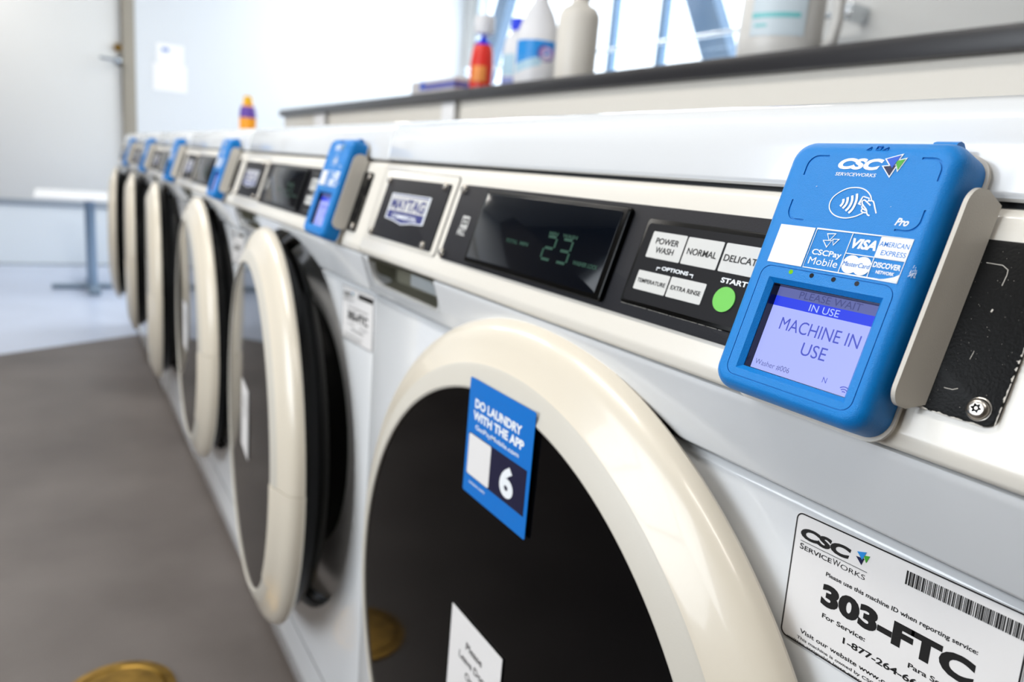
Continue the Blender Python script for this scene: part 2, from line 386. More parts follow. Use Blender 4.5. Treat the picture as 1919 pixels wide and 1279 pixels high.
# ceiling lamps
WHERE = ['long flat ceiling light over the aisle, closest to the end wall door', 'long flat ceiling light over the aisle, second from the end wall', 'long flat ceiling light over the aisle, third from the end wall', 'long flat ceiling light over the aisle, farthest from the end wall',
         'long flat ceiling light behind the partition, closest to the end wall', 'long flat ceiling light behind the partition, middle of three', 'long flat ceiling light behind the partition, farthest from the end wall']
for i, (lx, ly) in enumerate(LAMPS):
    t = thing('ceiling_light', (lx, ly, CEIL), WHERE[i], 'ceiling light', 'ceiling lights over the aisle' if ly < 0 else 'ceiling lights by the window')
    m = MB(); m.box(lx-.62, lx+.62, ly-.17, ly+.17, CEIL-.035, CEIL, lampfr, .004); m.build('housing', parent=t)
    m = MB(); m.box(lx-.59, lx+.59, ly-.145, ly+.145, CEIL-.042, CEIL-.0352, lampm); m.build('diffuser', parent=t)
# partition behind the washers, with the dark shelf on top
KX0, KX1 = -4.26, 1.6
m = MB()
m.box(KX0, -3.535, 1.10, 1.22, 0, H+.2175, kneem); m.box(-3.48, -2.20, 1.10, 1.22, 0, H+.2175, kneem); m.box(-2.165, KX1, 1.10, 1.22, 0, H+.2175, kneem); m.box(KX0, KX1, 1.125, 1.20, 0, H+.2175, gapm)
for a, b in ((-3.69, -3.535), (-2.29, -2.20)): m.box(a, b, 1.094, 1.10, 0, H+.2175, postm, .001)
struct(m, 'wall_partition')
m = MB(); m.box(-4.30, KX1, 1.08, 1.40, H+.2185, H+.2525, shelfm, .003)
tag(m.build('shelf_board', org=(-1.3, 1.2, H+.2185)), 'long black shelf board along the top of the cream partition behind the washers', 'shelf')

# ================================================================ WASHER (built as the nearest one, number 6)
MX0, MX1 = -0.796, -0.1033; W = MX1-MX0-.0007; MX1 = MX0+W
CX, CZ = -0.4325, H-0.4025
yfl = 0.312                                       # plane of the lower front panel
def washer():
    org = Vector(((MX0+MX1)/2, .70, 0))
    t = thing('washing_machine', org, 'white front-loading washer nearest the camera, door shut, blue door sticker with a 6', 'washing machine', 'front-loading washers in a row')
    # body
    m = MB(); m.box(MX0, MX1, .336, 1.035, .03, H-.002, enamel, .006)
    for x in (MX0+.05, MX1-.05):
        for y in (.42, .97): m.lathe(x, y, [(.02, 0), (.02, .01), (.008, .012), (.008, .032)], blackpl, 12)
    cab = m.build('cabinet', parent=t)
    # front panel: side profile extruded across the width
    yz = lambda y, z: (y, z)
    frx = (Vector((MX0, 0, 0)), Y_, Z_)
    zb = H-.1432
    m = MB(); m.prism([(.337, .018), (.337, zb), (.3145, zb), (.312, zb-.003), (.312, .10), (.330, .02)], frx, .0012, W-.0002, enamel, .0010)
    lower = m.build('front_panel', parent=t)
    ct = MB(); ct.cyl_y(CX, CZ, .287, .28, .36, enamel); cut(lower, ct)
    ct = MB(); ct.box(MX0-.01, MX1+.01, .30, .3135, .1600, .1625, gapm); cut(lower, ct)
    assert len(lower.data.vertices) > 50
    m = MB(); m.prism([(.337, H-.1405), (.337, H-.097), (.2925, H-.097), (.2935, H-.101), (.3055, H-.1380), (.3075, H-.1396)], frx, .001, W-.0002, enamel, .0006)
    apron = m.build('apron_panel', parent=t)
    ct = MB(); ct.cyl_y(CX, CZ, .2985, .26, .36, enamel); cut(apron, ct)
    ct = MB(); ct.prism([(x, z) for x, z in rrect(-.7755, -.6075, -.1265, -.080, .013)], front(.28), -.06, .0, enamel); cut(apron, ct)
    m = MB()
    for a, b in ((MX0+.003, -.642), (-.222, MX1-.003)): m.box(a, b, .3175, .330, H-.1455, H-.138, gapm)
    m.build('seam_strip', parent=t)
    # detergent drawer recess
    m = MB()
    pts = rrect(-.7765, -.6065, -.1275, -.0985, .0060); O = front(0)
    outer = [Vector((x, .3015+.0, H+z)) for x, z in pts]; inner = [Vector((x, .326, H+z)) for x, z in rrect(-.7725, -.6105, -.1235, -.0985, .006)]
    m.loft([[Vector((p.x, .292+(-.097-(p.z-H))*.32, p.z)) for p in outer], inner], drawerm, False, True)
    m.box(-.690, -.612, .306, .325, H-.116, H-.0985, drawerin, .003)
    m.build('detergent_drawer', parent=t)
    # control console
    m = MB(); m.prism([(.337, H-.0965), (.2945, H-.0965), (.2905, H-.0945), (.2898, H-.088), (.2935, H-.0757), (.3155, H-.0048), (.3180, H+.0022), (.3225, H+.0048), (.337, H+.0048)][::-1], frx, 0, W, consolem, .0016, 3)
    con = m.build('control_console', parent=t)
    O = Vector((0, .318, H+.003)); ev = Vector((0, .2935-.318, -.0787)).normalized()
    frc = (O, X_, -ev)                                # y of this frame = -w (w measured down the slope)
    P = lambda x, w: (x/1000, -w/1000)
    def plate(mb, x0, x1, w0, w1, r, m_, d0, d1, bev=0.0): mb.prism([(a, b) for a, b in rrect(x0/1000, x1/1000, -w1/1000, -w0/1000, r/1000)], frc, d0, d1, m_, bev)
    # raised white pad with seam, then the black logo plate
    m = MB(); plate(m, -783, -609.5, 6.5, 83, 4, gapm, .0001, .0006); plate(m, -782.2, -610.3, 7.2, 83, 4, consolem, .0, .0012, .0004); m.build('pad', parent=con)
    m = MB(); plate(m, -767, -619, 15, 79.5, 2.5, panelblk, .001, .0026, .0004)
    sh = [P(-744.5, 31), P(-650, 30.3), P(-650, 58), P(-676, 59.2), P(-700, 62), P(-724, 59.2), P(-744.5, 58)]
    m.flat(sh, frc, .0027, white_ink); ins = lambda k: [((p[0]+.6973)*k-.6973, (p[1]+.045)*k-.045) for p in sh]
    m.flat(ins(.93), frc, .0029, mat('logo_plate_blue', srgb(44, 52, 120), .4)); m.flat([P(-741, 33), P(-653.5, 33), P(-653.5, 49), P(-741, 49)], frc, .0031, keym)
    m.text('MAYTAG', -.7385, -.0475, .083, .0125, frc, .0033, MATS['logo_plate_blue'], bold=.035)
    m.text('COMMERCIAL', -.728, -.0565, .062, .0048, frc, .0031, white_ink, bold=.02)
    m.build('logo_plate', parent=con, label='black plate with a white and blue shield logo')
    # black display panel
    m = MB(); plate(m, -597.5, -244.5, 13.5, 82.0, 3, panelblk, .0002, .0022, .0004)
    m.stroke([P(-577, 42), P(-566, 42), P(-566, 50), P(-577, 50)], .0016, frc, .0023, keym, closed=True)
    m.stroke([P(-571.5, 43.5), P(-574, 46), P(-569, 46), P(-571.5, 48.5)], .0012, frc, .0023, keym)
    m.text('FILL', -.5795, -.058, .014, .0045, frc, .0023, keym, bold=.03)
    m.text('COIN', -.5795, -.0535, .014, .0025, frc, .0023, keym, bold=.03)
    m.build('display_panel', parent=con, label='black panel carrying the display and the keypad')
    m = MB(); plate(m, -546, -362, 17, 79, 3, blackpl, .0020, .0062, .0012); plate(m, -542, -368, 20, 75.5, 2, dispm, .0058, .0066, .0002)
    k = .0068
    def seg(x, w, on, sc=1.0):
        a, b = 12*sc, 8.2*sc
        S = {'a': [(0, 0), (a, 0)], 'b': [(a, 0), (a, b)], 'c': [(a, b), (a, 2*b)], 'd': [(0, 2*b), (a, 2*b)], 'e': [(0, b), (0, 2*b)], 'f': [(0, 0), (0, b)], 'g': [(0, b), (a, b)]}
        for ch in on:
            (xa, wa), (xb, wb) = S[ch]; dx, dw = (xb-xa)*.1, (wb-wa)*.1
            m.stroke([P(x+xa+dx, w+wa+dw), P(x+xb-dx, w+wb-dw)], .0019*sc, frc, k, ledgreen)
    seg(-438, 45, 'abged'); seg(-419, 45, 'abgcd')
    m.text('MIN', -.4375, -.0438, .011, .0026, frc, k, ledgreen, bold=.03); m.text('WASH', -.421, -.0438, .017, .0026, frc, k, ledgreen, bold=.03)
    m.text('TOTAL', -.4905, -.0555, .017, .0030, frc, k, ledgreen, bold=.03); m.text('MIN', -.4700, -.0555, .011, .0030, frc, k, ledgreen, bold=.03)
    m.text('WASHER LOCK', -.4000, -.0605, .027, .0030, frc, k, ledgreen, bold=.03)
    m.build('display', parent=con, label='dark glossy display with dim green digits')
    # keypad
    m = MB(); plate(m, -347, -247.5, 21.5, 75.0, 3, blackpl, .0018, .0030, .0004); plate(m, -344.5, -249.5, 24.5, 72.5, 2.5, keyblk, .0028, .0034)
    m.text('OPTIONS', -.3100, -.0512, .0215, .0024, frc, .0036, white_ink, bold=.03, align='C')
    m.stroke([P(-324.5, 52), P(-324.5, 50.2), P(-321.8, 50.2)], .0005, frc, .0036, white_ink); m.stroke([P(-295.5, 52), P(-295.5, 50.2), P(-298.2, 50.2)], .0005, frc, .0036, white_ink)
    m.text('START', -.2662, -.0508, .0178, .0030, frc, .0036, white_ink, bold=.03, align='C')
    x = -346.0                                         # worn lower edge
    while x < -263:
        ln = 1.5+random.random()*5; n_ = 6; t0 = [P(x+ln*q/n_, 75.02-random.random()*.28*math.sin(PI*q/n_)) for q in range(n_+1)]; b0 = [P(x+ln*q/n_, 75.1+random.random()*.16) for q in range(n_, -1, -1)]
        m.flat(t0+b0, frc, .00224, bracketm); x += ln+random.random()*1.2
    m.build('keypad', parent=con)
    def key(x0, x1, w0, w1, lines, cap):
        m = MB(); plate(m, x0, x1, w0, w1, .8, keym, .0033, .0037)
        n = len(lines)
        for i, (s_, wd) in enumerate(lines):
            yb = -(w0+w1)/2 - cap/2 + ((n-1)/2-i)*cap*1.42
            m.text(s_, (x0+x1)/2000, yb/1000, wd/1000, cap/1000, frc, .0039, printblk, bold=.012, align='C')
        m.build('key', parent=con)
    key(-337.6, -309.4, 29.2, 45.2, [('POWER', 19), ('WASH', 15)], 3.8)
    key(-308.2, -281.4, 29.4, 45.2, [('NORMAL', 22)], 3.9)
    key(-279.8, -252.0, 29.4, 45.2, [('DELICATE', 25)], 3.9)
    key(-338.6, -311.6, 53.6, 65.3, [('TEMPERATURE', 24)], 2.6)
    key(-310.4, -283.4, 53.4, 65.3, [('EXTRA RINSE', 23)], 2.7)
    m = MB(); m.prism([(-.2685+.0072*math.cos(2*PI*q/32), -.0593+.0068*math.sin(2*PI*q/32)) for q in range(32)], frc, .0033, .0040, greenbtn); m.build('start_button', parent=con, label='round green start button')
    # coin slide plate at the right end, worn along its edges
    m = MB(); plate(m, -243.5, -127.3, 11.8, 82.6, 4.5, platem, .0002, .0024, .0004)
    x = -176.0
    while x < -131.5:                                  # chipped paint along the lower edge
        ln = .8+random.random()*6*(1 if x > -165 else .4); n_ = 7; hh = .25+random.random()*(.9 if x > -165 else .3)
        t0 = [(x+ln*q/n_, 82.55-hh*random.random()*math.sin(PI*q/n_)) for q in range(n_+1)]
        m.flat([P(*p) for p in t0+[(x+ln, 82.75), (x, 82.75)]], frc, .00245, bracketm); x += ln+random.random()*2.6
    y = 40.0
    while y < 79:                                      # and up the right-hand edge
        ln = 1+random.random()*6; n_ = 7; hh = .3+random.random()*1.1
        t0 = [(-127.3-hh*random.random()*math.sin(PI*q/n_), y+ln*q/n_) for q in range(n_+1)]
        m.flat([P(*p) for p in t0+[(-127.1, y+ln), (-127.1, y)]], frc, .00245, bracketm); y += ln+random.random()*2.0
    m.stroke([P(-151, 21.3), P(-145, 21.5), P(-142.6, 23.0), P(-142.3, 25), P(-142.6, 29.4)], .00022, frc, .00242, bracketm); m.stroke([P(-143.4, 56), P(-143.8, 59.4)], .00015, frc, .00242, bracketm); m.stroke([P(-144.0, 71.4), P(-145.8, 72.4), P(-149, 72.5)], .00022, frc, .00242, bracketm); m.flat([P(-142.9, 38.8), P(-142.3, 38.9), P(-142.5, 40), P(-143, 40)], frc, .00242, bracketm)
    for q in range(60):
        x = -158+28*random.random(); w_ = 14+66*random.random(); s_ = .05+.12*random.random(); m.flat([P(x, w_), P(x+s_, w_), P(x+s_, w_+s_), P(x, w_+s_)], frc, .00242, bracketm)
    m.build('coin_plate', parent=con, label='black steel plate with worn edges')
    def screw(x, w, r=.0042, base=.0026):
        m = MB(); r_ = r
        c = frc[0]+X_*x/1000+(-ev)*(-w/1000); ex, ey = X_, -ev; n = ex.cross(ey)
        def ring(rad, h): return [c+ex*rad*math.cos(2*PI*q/24)+ey*rad*math.sin(2*PI*q/24)+n*h for q in range(24)]
        m.loft([ring(r_*1.08, base), ring(r_*1.08, base+.0005), ring(r_, base+.0006), ring(r_*.98, base+.0014), ring(r_*.82, base+.0025), ring(r_*.62, base+.0029)], steel, True, False)
        star = [(r_*(.47 if q % 2 == 0 else .33)) for q in range(24)]
        s1 = [c+ex*star[q//2*2 % 24 if False else q]*0+ex*(r_*(.40+.10*math.cos(6*2*PI*q/24)))*math.cos(2*PI*q/24)+ey*(r_*(.40+.10*math.cos(6*2*PI*q/24)))*math.sin(2*PI*q/24) for q in range(24)]
        m.loft([ring(r_*.62, base+.0029), [p+n*(base+.0029) for p in s1]], steel, False, False)
        m.loft([[p+n*(base+.0029) for p in s1], [p+n*(base+.0012) for p in s1]], gapm, False, True)
        m.loft([ring(r_*.13, base+.001), ring(r_*.13, base+.0028)], steel)
        m.build('screw', parent=con)
    for x, w_ in ((-763, 18.5), (-629, 18.0), (-768, 76), (-635, 76), (-591.5, 18.0), (-593.5, 77)): screw(x, w_, .0036)
    screw(-134.2, 76.9, .0042, .0024); screw(-132.6, 17.6, .0036, .0024)
    # lid
    m = MB(); m.prism([(1.03, H+.0075), (1.03, H+.0515), (.345, H+.0515), (.333, H+.0488), (.3262, H+.042), (.3225, H+.030), (.3195, H+.0085), (.322, H+.0072)][::-1], frx, 0, W, enamel, .0028, 3)
    m.build('lid', parent=t)
    m = MB(); m.box(MX0+.006, MX1-.006, .327, .9, H-.003, H+.009, gapm); m.build('gap_seal', parent=t)
    # recess round the door and the drum opening
    m = MB(); m.rev_y(CX, CZ, [(.3075, .3185), (.292, .3195), (.2865, .322), (.283, .330), (.270, .346), (.250, .356), (.236, .360)], dishm); m.build('door_recess', parent=t, label='grey moulded recess round the door opening')
    m = MB(); m.rev_y(CX, CZ, [(.236, .360), (.230, .362), (.228, .40), (.215, .415), (.212, .46)], blackpl); m.build('door_gasket', parent=t, label='black rubber gasket')
    m = MB(); m.rev_y(CX, CZ, [(.212, .46), (.26, .47), (.26, .80), (.05, .83), (.001, .83)], mat('drum_steel', srgb(120, 120, 124), .35, metal=1.0), n=64); m.build('drum', parent=t)
    # door
    hinge = Vector((CX-.300+.012, .318, CZ))
    RP = [(.2622, .3015), (.2465, .272), (.2470, .2674), (.2490, .2664), (.2635, .2706), (.2665, .2722), (.2690, .2742), (.284, .2790), (.2925, .2835), (.2975, .2880), (.3002, .2930), (.3006, .2975), (.2988, .3008), (.294, .3015), (.2622, .3015)]
    a0, a1 = math.radians(1.0), math.radians(360-37)
    m = MB()
    inn = [0, 1, 2, 3, 4, 5]
    m.rev_y(CX, CZ, RP[5:], cream, a0, a1, 150); m.rev_y(CX, CZ, RP[:6], cream_in, a0, a1, 150)
    dr = m.build('door', parent=t, org=hinge, angle=28)
    m = MB(); gap = math.radians(.18)
    hp = [(.2640, .3017), (.2455, .272), (.2462, .2662), (.2490, .2652), (.2640, .2695), (.2690, .2733), (.284, .2780), (.2930, .2826), (.2982, .2875), (.3010, .2928), (.3014, .2978), (.2996, .3012), (.294, .3019), (.2640, .3017)]
    m.rev_y(CX, CZ, hp, cream, a1-2*PI+gap, a0-gap, 24, caps=True); m.build('handle', parent=dr, angle=28)
    m = MB(); m.disc_y(CX, .2690, CZ, .2475, glassblk, bulge=.0012); m.build('door_glass', parent=dr, label='glossy black glass')
    m = MB(); m.rev_y(CX, CZ, [(.2630, .3010), (.282, .3017), (.281, .312), (.277, .322), (.262, .336), (.235, .344), (.215, .348), (.200, .352), (.185, .39), (.12, .41), (.001, .415)], blackpl); m.build('door_liner', parent=dr, label='glossy black inner side')
    # sticker and paper notice on the glass
    fs = front(.2662); m = MB(); Q = lambda x, z: (x/1000, z/1000)
    m.prism([(a, b) for a, b in rrect(-.4759, -.3847, -.2405, -.1490, .0015)], fs, 0, .0004, blue_ink)
    m.text('DO LAUNDRY', -.4660, -.1705, .0665, .0075, fs, .0005, white_ink, bold=.045); m.text('WITH THE APP', -.4675, -.1800, .0720, .0075, fs, .0005, white_ink, bold=.045)
    m.text('GetPayMobile.com', -.4630, -.1868, .0620, .0038, fs, .0005, white_ink, bold=.012)
    m.flat([Q(-471.5, -191.5), Q(-388.9, -191.5), Q(-388.9, -225), Q(-471.5, -225)], fs, .0005, navy)
    m.flat([(a, b) for a, b in rrect(-.4708, -.4372, -.2245, -.1920, .002)], fs, .0007, sticker_white)
    m.text('6', -.4132, -.2210, .0185, .0240, fs, .0007, white_ink, bold=.045, align='C')
    m.text('cscsw.com', -.4668, -.2312, .0245, .0026, fs, .0005, white_ink, bold=.01)
    m.build('door_sticker', parent=dr, label='blue sticker with white lettering and a 6')
    m = MB(); fp = front(.2668)
    m.prism([(-.4795, -.452), (-.3990, -.452), (-.3990, -.3425), (-.4795, -.3425)], fp, 0, .0003, sticker_white)
    for i, (s_, wd) in enumerate((('Please', .026), ('Leave Door', .046), ('Open', .022))):
        m.text(s_, -.4393, -.3680-.0125*i, wd, .0068, fp, .0004, printblk, bold=.02, align='C')
    m.build('paper_notice', parent=dr, label='white paper notice')
    # machine ID label, set slightly askew
    th = .035; O = Vector((-.212, yfl-.0004, H-.2166)); ax = Vector((math.cos(th), 0, math.sin(th))); ay = Vector((-math.sin(th), 0, math.cos(th))); fl = (O, ax, ay)
    def L(x, z): dx, dz = x/1000+.212, z/1000+.2166; return (dx*math.cos(th)+dz*math.sin(th), -dx*math.sin(th)+dz*math.cos(th))
    m = MB(); Wl, Hl = .1073, .0672
    m.prism(rrect(0, Wl, 0, Hl, .0036), fl, 0, .0003, sticker_white)
    m.stroke(rrect(.0006, Wl-.0006, .0006, Hl-.0006, .0033), .0007, fl, .00032, printblk, closed=True)
    def T(s_, x, z, wd, cap, **k): a, b = L(x, z); m.text(s_, a, b, wd and wd/1000, cap/1000, fl, .0004, k.pop('m', printblk), **k)
    T('CSC', -210.2, -162.0, 27.5, 6.3, bold=.055, shear=.12)
    a, b = L(-176.9, -160.0); tri_logo(m, a, b, .0051, fl, .0003, (logosky, logonavy, logogreen))
    m.stroke([L(-209.6, -163.4), L(-173.6, -162.2)], .00022, fl, .0004, printblk)
    T('S', -209.4, -167.6, 2.3, 3.2, bold=.018); T('ERVICE', -206.7, -167.5, 15.3, 2.5, bold=.018); T('W', -190.9, -166.9, 4.0, 3.2); T('ORKS', -186.6, -166.8, 12.6, 2.5)
    T('Please use this machine ID when reporting service:', -193.0, -174.2, 70.5, 2.25, bold=.022)
    T('303-FTC', -193.2, -189.2, 71.5, 11.8, bold=.055)
    T('For Service:', -191.0, -195.3, 22.8, 2.5, bold=.022); T('Para Servicio:', -147.6, -194.0, 26.0, 2.5, bold=.022)
    T('1-877-264-6632', -178.4, -201.6, 43.0, 3.3, bold=.024)
    T('Visit our website www.cscsw.com', -201.0, -209.7, 63.0, 2.4, bold=.022)
    T('This machine is owned by CSC ServiceWorks', -202.0, -213.3, 62.0, 1.65, bold=.018); T('written assignable lease executed by', -207.6, -216.0, 52.0, 1.6, bold=.018)
    rb = random.Random(11); x = 0.0; a0_, b0_ = L(-156.2, -158.2)
    while x < .0475:
        wb = rb.choice((.00025, .00025, .0005, .00075)); m.flat([(a0_+x, b0_), (a0_+x+wb, b0_), (a0_+x+wb, b0_+.0063), (a0_+x, b0_+.0063)], fl, .0004, printblk); x += wb+rb.choice((.0003, .0003, .00055))
    m.build('machine_label', parent=t, label='white label with 303-FTC and a barcode')
    return t, dr
proto, pdoor = washer()

# ================================================================ CARD READER (nearest)
al = math.radians(17.2)
RO = Vector((-.318, .281, H-.032)); rup = Vector((0, math.sin(al), math.cos(al))); rn = X_.cross(rup)      # rn points at the reader's front
def reader():
    K = .00106
    fr = (RO, X_, rup)                              # 2-D coordinates here: metres, x along the row, y up the face
    org = RO+X_*.116+rup*.0-rn*.024
    t = thing('card_reader', org, 'bright blue card reader nearest the camera, screen reading MACHINE IN USE', 'card reader', 'blue card readers on the washers')
    U = lambda u, v: (u*K, -v*K)                    # measured millimetres (v down)
    def ring(pts, d): return [RO+X_*a+rup*b-rn*d for a, b in pts]
    B = (.0757, .1560, -.0570, .0645)               # body outline: left, right, bottom, top
    def sec(i, d, r): return ring(rrect(B[0]+i, B[1]-i, B[2]+i*1.0, B[3]-i*1.35, r, 8), d)
    m = MB(); m.loft([sec(.0048, 0, .0060), sec(.0036, .0004, .0068), sec(.0016, .0022, .0085), sec(.0005, .0046, .0092), sec(0, .0075, .0096), sec(0, .0200, .0100)], blue)
    m.tube([RO+X_*a+rup*.0640-rn*.0135 for a in (.136, .146)], .0042, blue, 12)
    body = m.build('body', parent=t, angle=25)
    ct = MB()
    z = lambda d: d
    def rect(u0, u1, v0, v1, d): return [RO+X_*u0+rup*v0+rn*d, RO+X_*u1+rup*v0+rn*d, RO+X_*u1+rup*v1+rn*d, RO+X_*u0+rup*v1+rn*d]
    ct.loft([rect(.0888, .1462, -.0470, -.0018, .001), rect(.0892, .1458, -.0466, -.0022, 0), rect(.0912, .1440, -.0446, -.0042, -.0022), rect(.0912, .1440, -.0446, -.0042, -.0082)], blue)
    cut(body, ct, 25)
    ct = MB()
    go, gi = rrect(.0838, .1495, -.0502, .0032, .0050), rrect(.0842, .1491, -.0498, .0028, .0046)
    vs = [RO+X_*a+rup*b+rn*.001 for a, b in go]+[RO+X_*a+rup*b+rn*.001 for a, b in gi]+[RO+X_*a+rup*b-rn*.0006 for a, b in go]+[RO+X_*a+rup*b-rn*.0006 for a, b in gi]; n = len(go)
    fs = []
    for i in range(n):
        j = (i+1) % n; fs += [[i, j, n+j, n+i], [2*n+i, 3*n+i, 3*n+j, 2*n+j], [i, 2*n+i, 2*n+j, j], [n+i, n+j, 3*n+j, 3*n+i]]
    ct.add(vs, fs, blue); cut(body, ct, 25)
    def arc(cu, cv, r, a, ext1, ext2):              # L-shaped engraved corner mark
        P = []
        for q in range(9): tt = a+PI/2*q/8; P.append((cu*K+r*math.cos(tt), -cv*K+r*math.sin(tt)))
        d0 = (P[0][0]-math.cos(a+PI/2)*ext1, P[0][1]-math.sin(a+PI/2)*ext1); d1 = (P[-1][0]+math.cos(a+PI)*ext2, P[-1][1]+math.sin(a+PI)*ext2)
        return [d0]+P+[d1]
    marks = [arc(87.5, -48.0, .0050, PI/2, .0048, .0042), arc(136.6, -48.0, .0050, 0, .0042, .0045), arc(86.5, -28.9, .0050, PI, .0042, .0045), arc(136.1, -28.9, .0050, 1.5*PI, .0045, .0042)]
    for P in marks:
        ct = MB(); ct.stroke(P, .0009, fr, -.0006, blue, th=.0016)
        # close the ends and the underside
        k = len(P); v0 = len(ct.v); ct.f.append([2*k+i for i in range(k)][::-1]+[3*k+i for i in range(k)]) ; ct.m.append(0)
        ct.f.append([0, 2*k, 3*k, k]); ct.m.append(0); ct.f.append([k-1, 2*k-1, 4*k-1, 3*k-1]); ct.m.append(0)
        cut(body, ct, 25)
    # printed graphics
    m = MB(); o1, o2, o3 = .00015, .0003, .00045
    m.text('CSC', U(97.7, 0)[0], 47.3*K, 19.8*K, 5.0*K, fr, o1, white_ink, bold=.055, shear=.3)
    m.text('SERVICEWORKS', U(98.0, 0)[0], 44.45*K, 18.2*K, 1.5*K, fr, o1, white_ink, bold=.008, shear=.1)
    tri_logo(m, 121.9*K, 45.2*K, .0066, fr, o1, (logoblue, logonavy, logogreen), white_ink)
    OV = [(118.49, 34.75), (117.47, 36.5), (115.77, 38.07), (113.69, 39.18), (111.41, 39.71), (109.04, 39.7), (106.64, 39.29), (104.46, 38.29), (102.34, 36.67), (100.97, 34.95), (100.5, 33.01), (100.83, 30.99), (102.0, 29.32), (103.8, 27.99), (106.2, 27.13), (109.07, 26.8), (111.52, 27.1), (113.99, 27.92), (115.7, 28.86), (116.69, 29.47)]
    def smooth(P, k=4):                              # Catmull-Rom through the points
        out = []
        for i in range(len(P)-1):
            p0, p1, p2, p3 = P[max(i-1, 0)], P[i], P[i+1], P[min(i+2, len(P)-1)]
            for q in range(k):
                t_ = q/k; out.append(tuple(.5*(2*p1[c]+(p2[c]-p0[c])*t_+(2*p0[c]-5*p1[c]+4*p2[c]-p3[c])*t_*t_+(3*p1[c]-p0[c]-3*p2[c]+p3[c])*t_**3) for c in (0, 1)))
        return [(a*K, b*K) for a, b in out+[P[-1]]]
    m.stroke(smooth(OV), .00048, fr, o1, white_ink)
    for W4 in ([(106.0, 34.63), (106.4, 33.45), (106.26, 32.37), (105.73, 31.52)], [(107.66, 35.48), (108.12, 33.98), (108.03, 32.24), (107.21, 30.71)], [(109.39, 36.34), (110.09, 34.39), (110.1, 32.41), (109.64, 30.91), (108.88, 29.78)], [(111.13, 37.25), (111.86, 35.05), (111.96, 32.69), (111.55, 30.54), (110.54, 29.0)]):
        m.stroke(smooth(W4), .00105, fr, o1, white_ink)
    for h, wd in (([(114.68, 32.83), (113.62, 33.08), (114.14, 36.13), (114.58, 36.23), (117.11, 35.69), (117.21, 34.92), (116.95, 34.38)], .0005),):
        m.stroke([(a*K, b*K) for a, b in h], wd, fr, o1, white_ink)
    for h in ([(118.77, 32.83), (115.71, 34.74), (115.02, 34.76), (114.62, 34.2), (115.09, 33.19), (116.34, 32.12), (117.75, 30.93), (118.38, 29.69), (119.07, 28.97), (119.97, 28.73)],
              [(117.38, 34.67), (118.69, 34.77), (119.53, 34.31), (120.72, 32.47), (122.31, 29.91)], [(115.27, 32.55), (115.44, 31.78), (116.29, 31.2), (117.59, 30.66)], [(115.82, 31.16), (115.72, 30.37), (116.7, 29.8), (118.33, 29.81)]):
        m.stroke(smooth(h, 3), .00055, fr, o1, white_ink)
    m.text('Pro', 131.2*K, 26.0*K, 5.4*K, 3.2*K, fr, o1, white_ink, bold=.03, shear=.35)
    # stickers: blank white square, app tile and the four card marks
    m.flat([U(80.7, -21.4), U(98.3, -21.4), U(98.1, -4.3), U(80.5, -4.3)][::-1], fr, o1, sticker_white)
    m.stroke([U(99.2, -21.3), U(140.9, -21.3), U(140.5, -4.4), U(98.9, -4.4)], .00035, fr, o1, white_ink, closed=True)
    m.stroke([U(115.9, -21.3), U(115.6, -4.4)], .00035, fr, o1, white_ink); m.stroke([U(128.3, -21.3), U(128.2, -4.4)], .00035, fr, o1, white_ink); m.stroke([U(115.8, -12.7), U(140.6, -12.7)], .00035, fr, o1, white_ink)
    s_ = 4.2
    for tr_ in ([(-.62, .62), (.30, .72), (0, 0)], [(-.42, 1.32), (.48, 1.42), (.02, .66)], [(.36, .86), (1.02, .92), (.62, .28)]):
        m.stroke([((106.5+p[0]*s_)*K, (14.0+p[1]*s_)*K) for p in tr_], .00032, fr, o1, white_ink, closed=True)
    m.text('CSCPay', 107.5*K, 10.3*K, 13.8*K, 2.5*K, fr, o1, white_ink, bold=.02, align='C'); m.text('Mobile', 107.3*K, 6.2*K, 13.6*K, 3.2*K, fr, o1, white_ink, bold=.0, align='C')
    m.text('VISA', 122.2*K, 15.1*K, 10.8*K, 4.3*K, fr, o1, white_ink, bold=.045, align='C', shear=.22)
    m.flat([U(128.3, -21.3), U(140.9, -21.3), U(140.6, -12.7), U(128.3, -12.7)][::-1], fr, o1, white_ink)
    m.text('AMERICAN', 134.4*K, 17.3*K, 11.8*K, 2.1*K, fr, o2, blue_ink, bold=.01, align='C'); m.text('EXPRESS', 135.2*K, 13.9*K, 10.0*K, 2.1*K, fr, o2, blue_ink, bold=.01, align='C')
    for dx in (-2.5, 2.5): m.flat([((122.1+dx+3.75*math.cos(2*PI*q/28))*K, (8.5+3.75*math.sin(2*PI*q/28))*K) for q in range(28)], fr, o1+(.00003 if dx > 0 else 0), white_ink)
    m.text('MasterCard', 122.1*K, 7.7*K, 11.8*K, 2.0*K, fr, o3, blue_ink, align='C', shear=.15)
    m.text('DISCOVER', 134.4*K, 8.9*K, 11.2*K, 2.3*K, fr, o1, white_ink, bold=.03, align='C'); m.text('NETWORK', 134.6*K, 6.6*K, 7.4*K, 1.4*K, fr, o1, white_ink, bold=.03, align='C')
    m.flat([U(132, -4.4), U(140.5, -4.4), U(140.6, -7.6), U(138.6, -6.2), U(135.5, -5.1)], fr, o1, white_ink)
    for P_ in ([(107.9, 55.7), (109.9, 55.7), (109.7, 57.0)], [(114.9, 55.7), (117.2, 55.7), (117.0, 57.0)], [(111.9, 55.8), (113.9, 55.8), (114.4, 57.3), (112.4, 57.3)]): m.stroke([(a*K, b*K) for a, b in P_], .00016, fr, -.0008, blue_ink, closed=True, th=.0009)
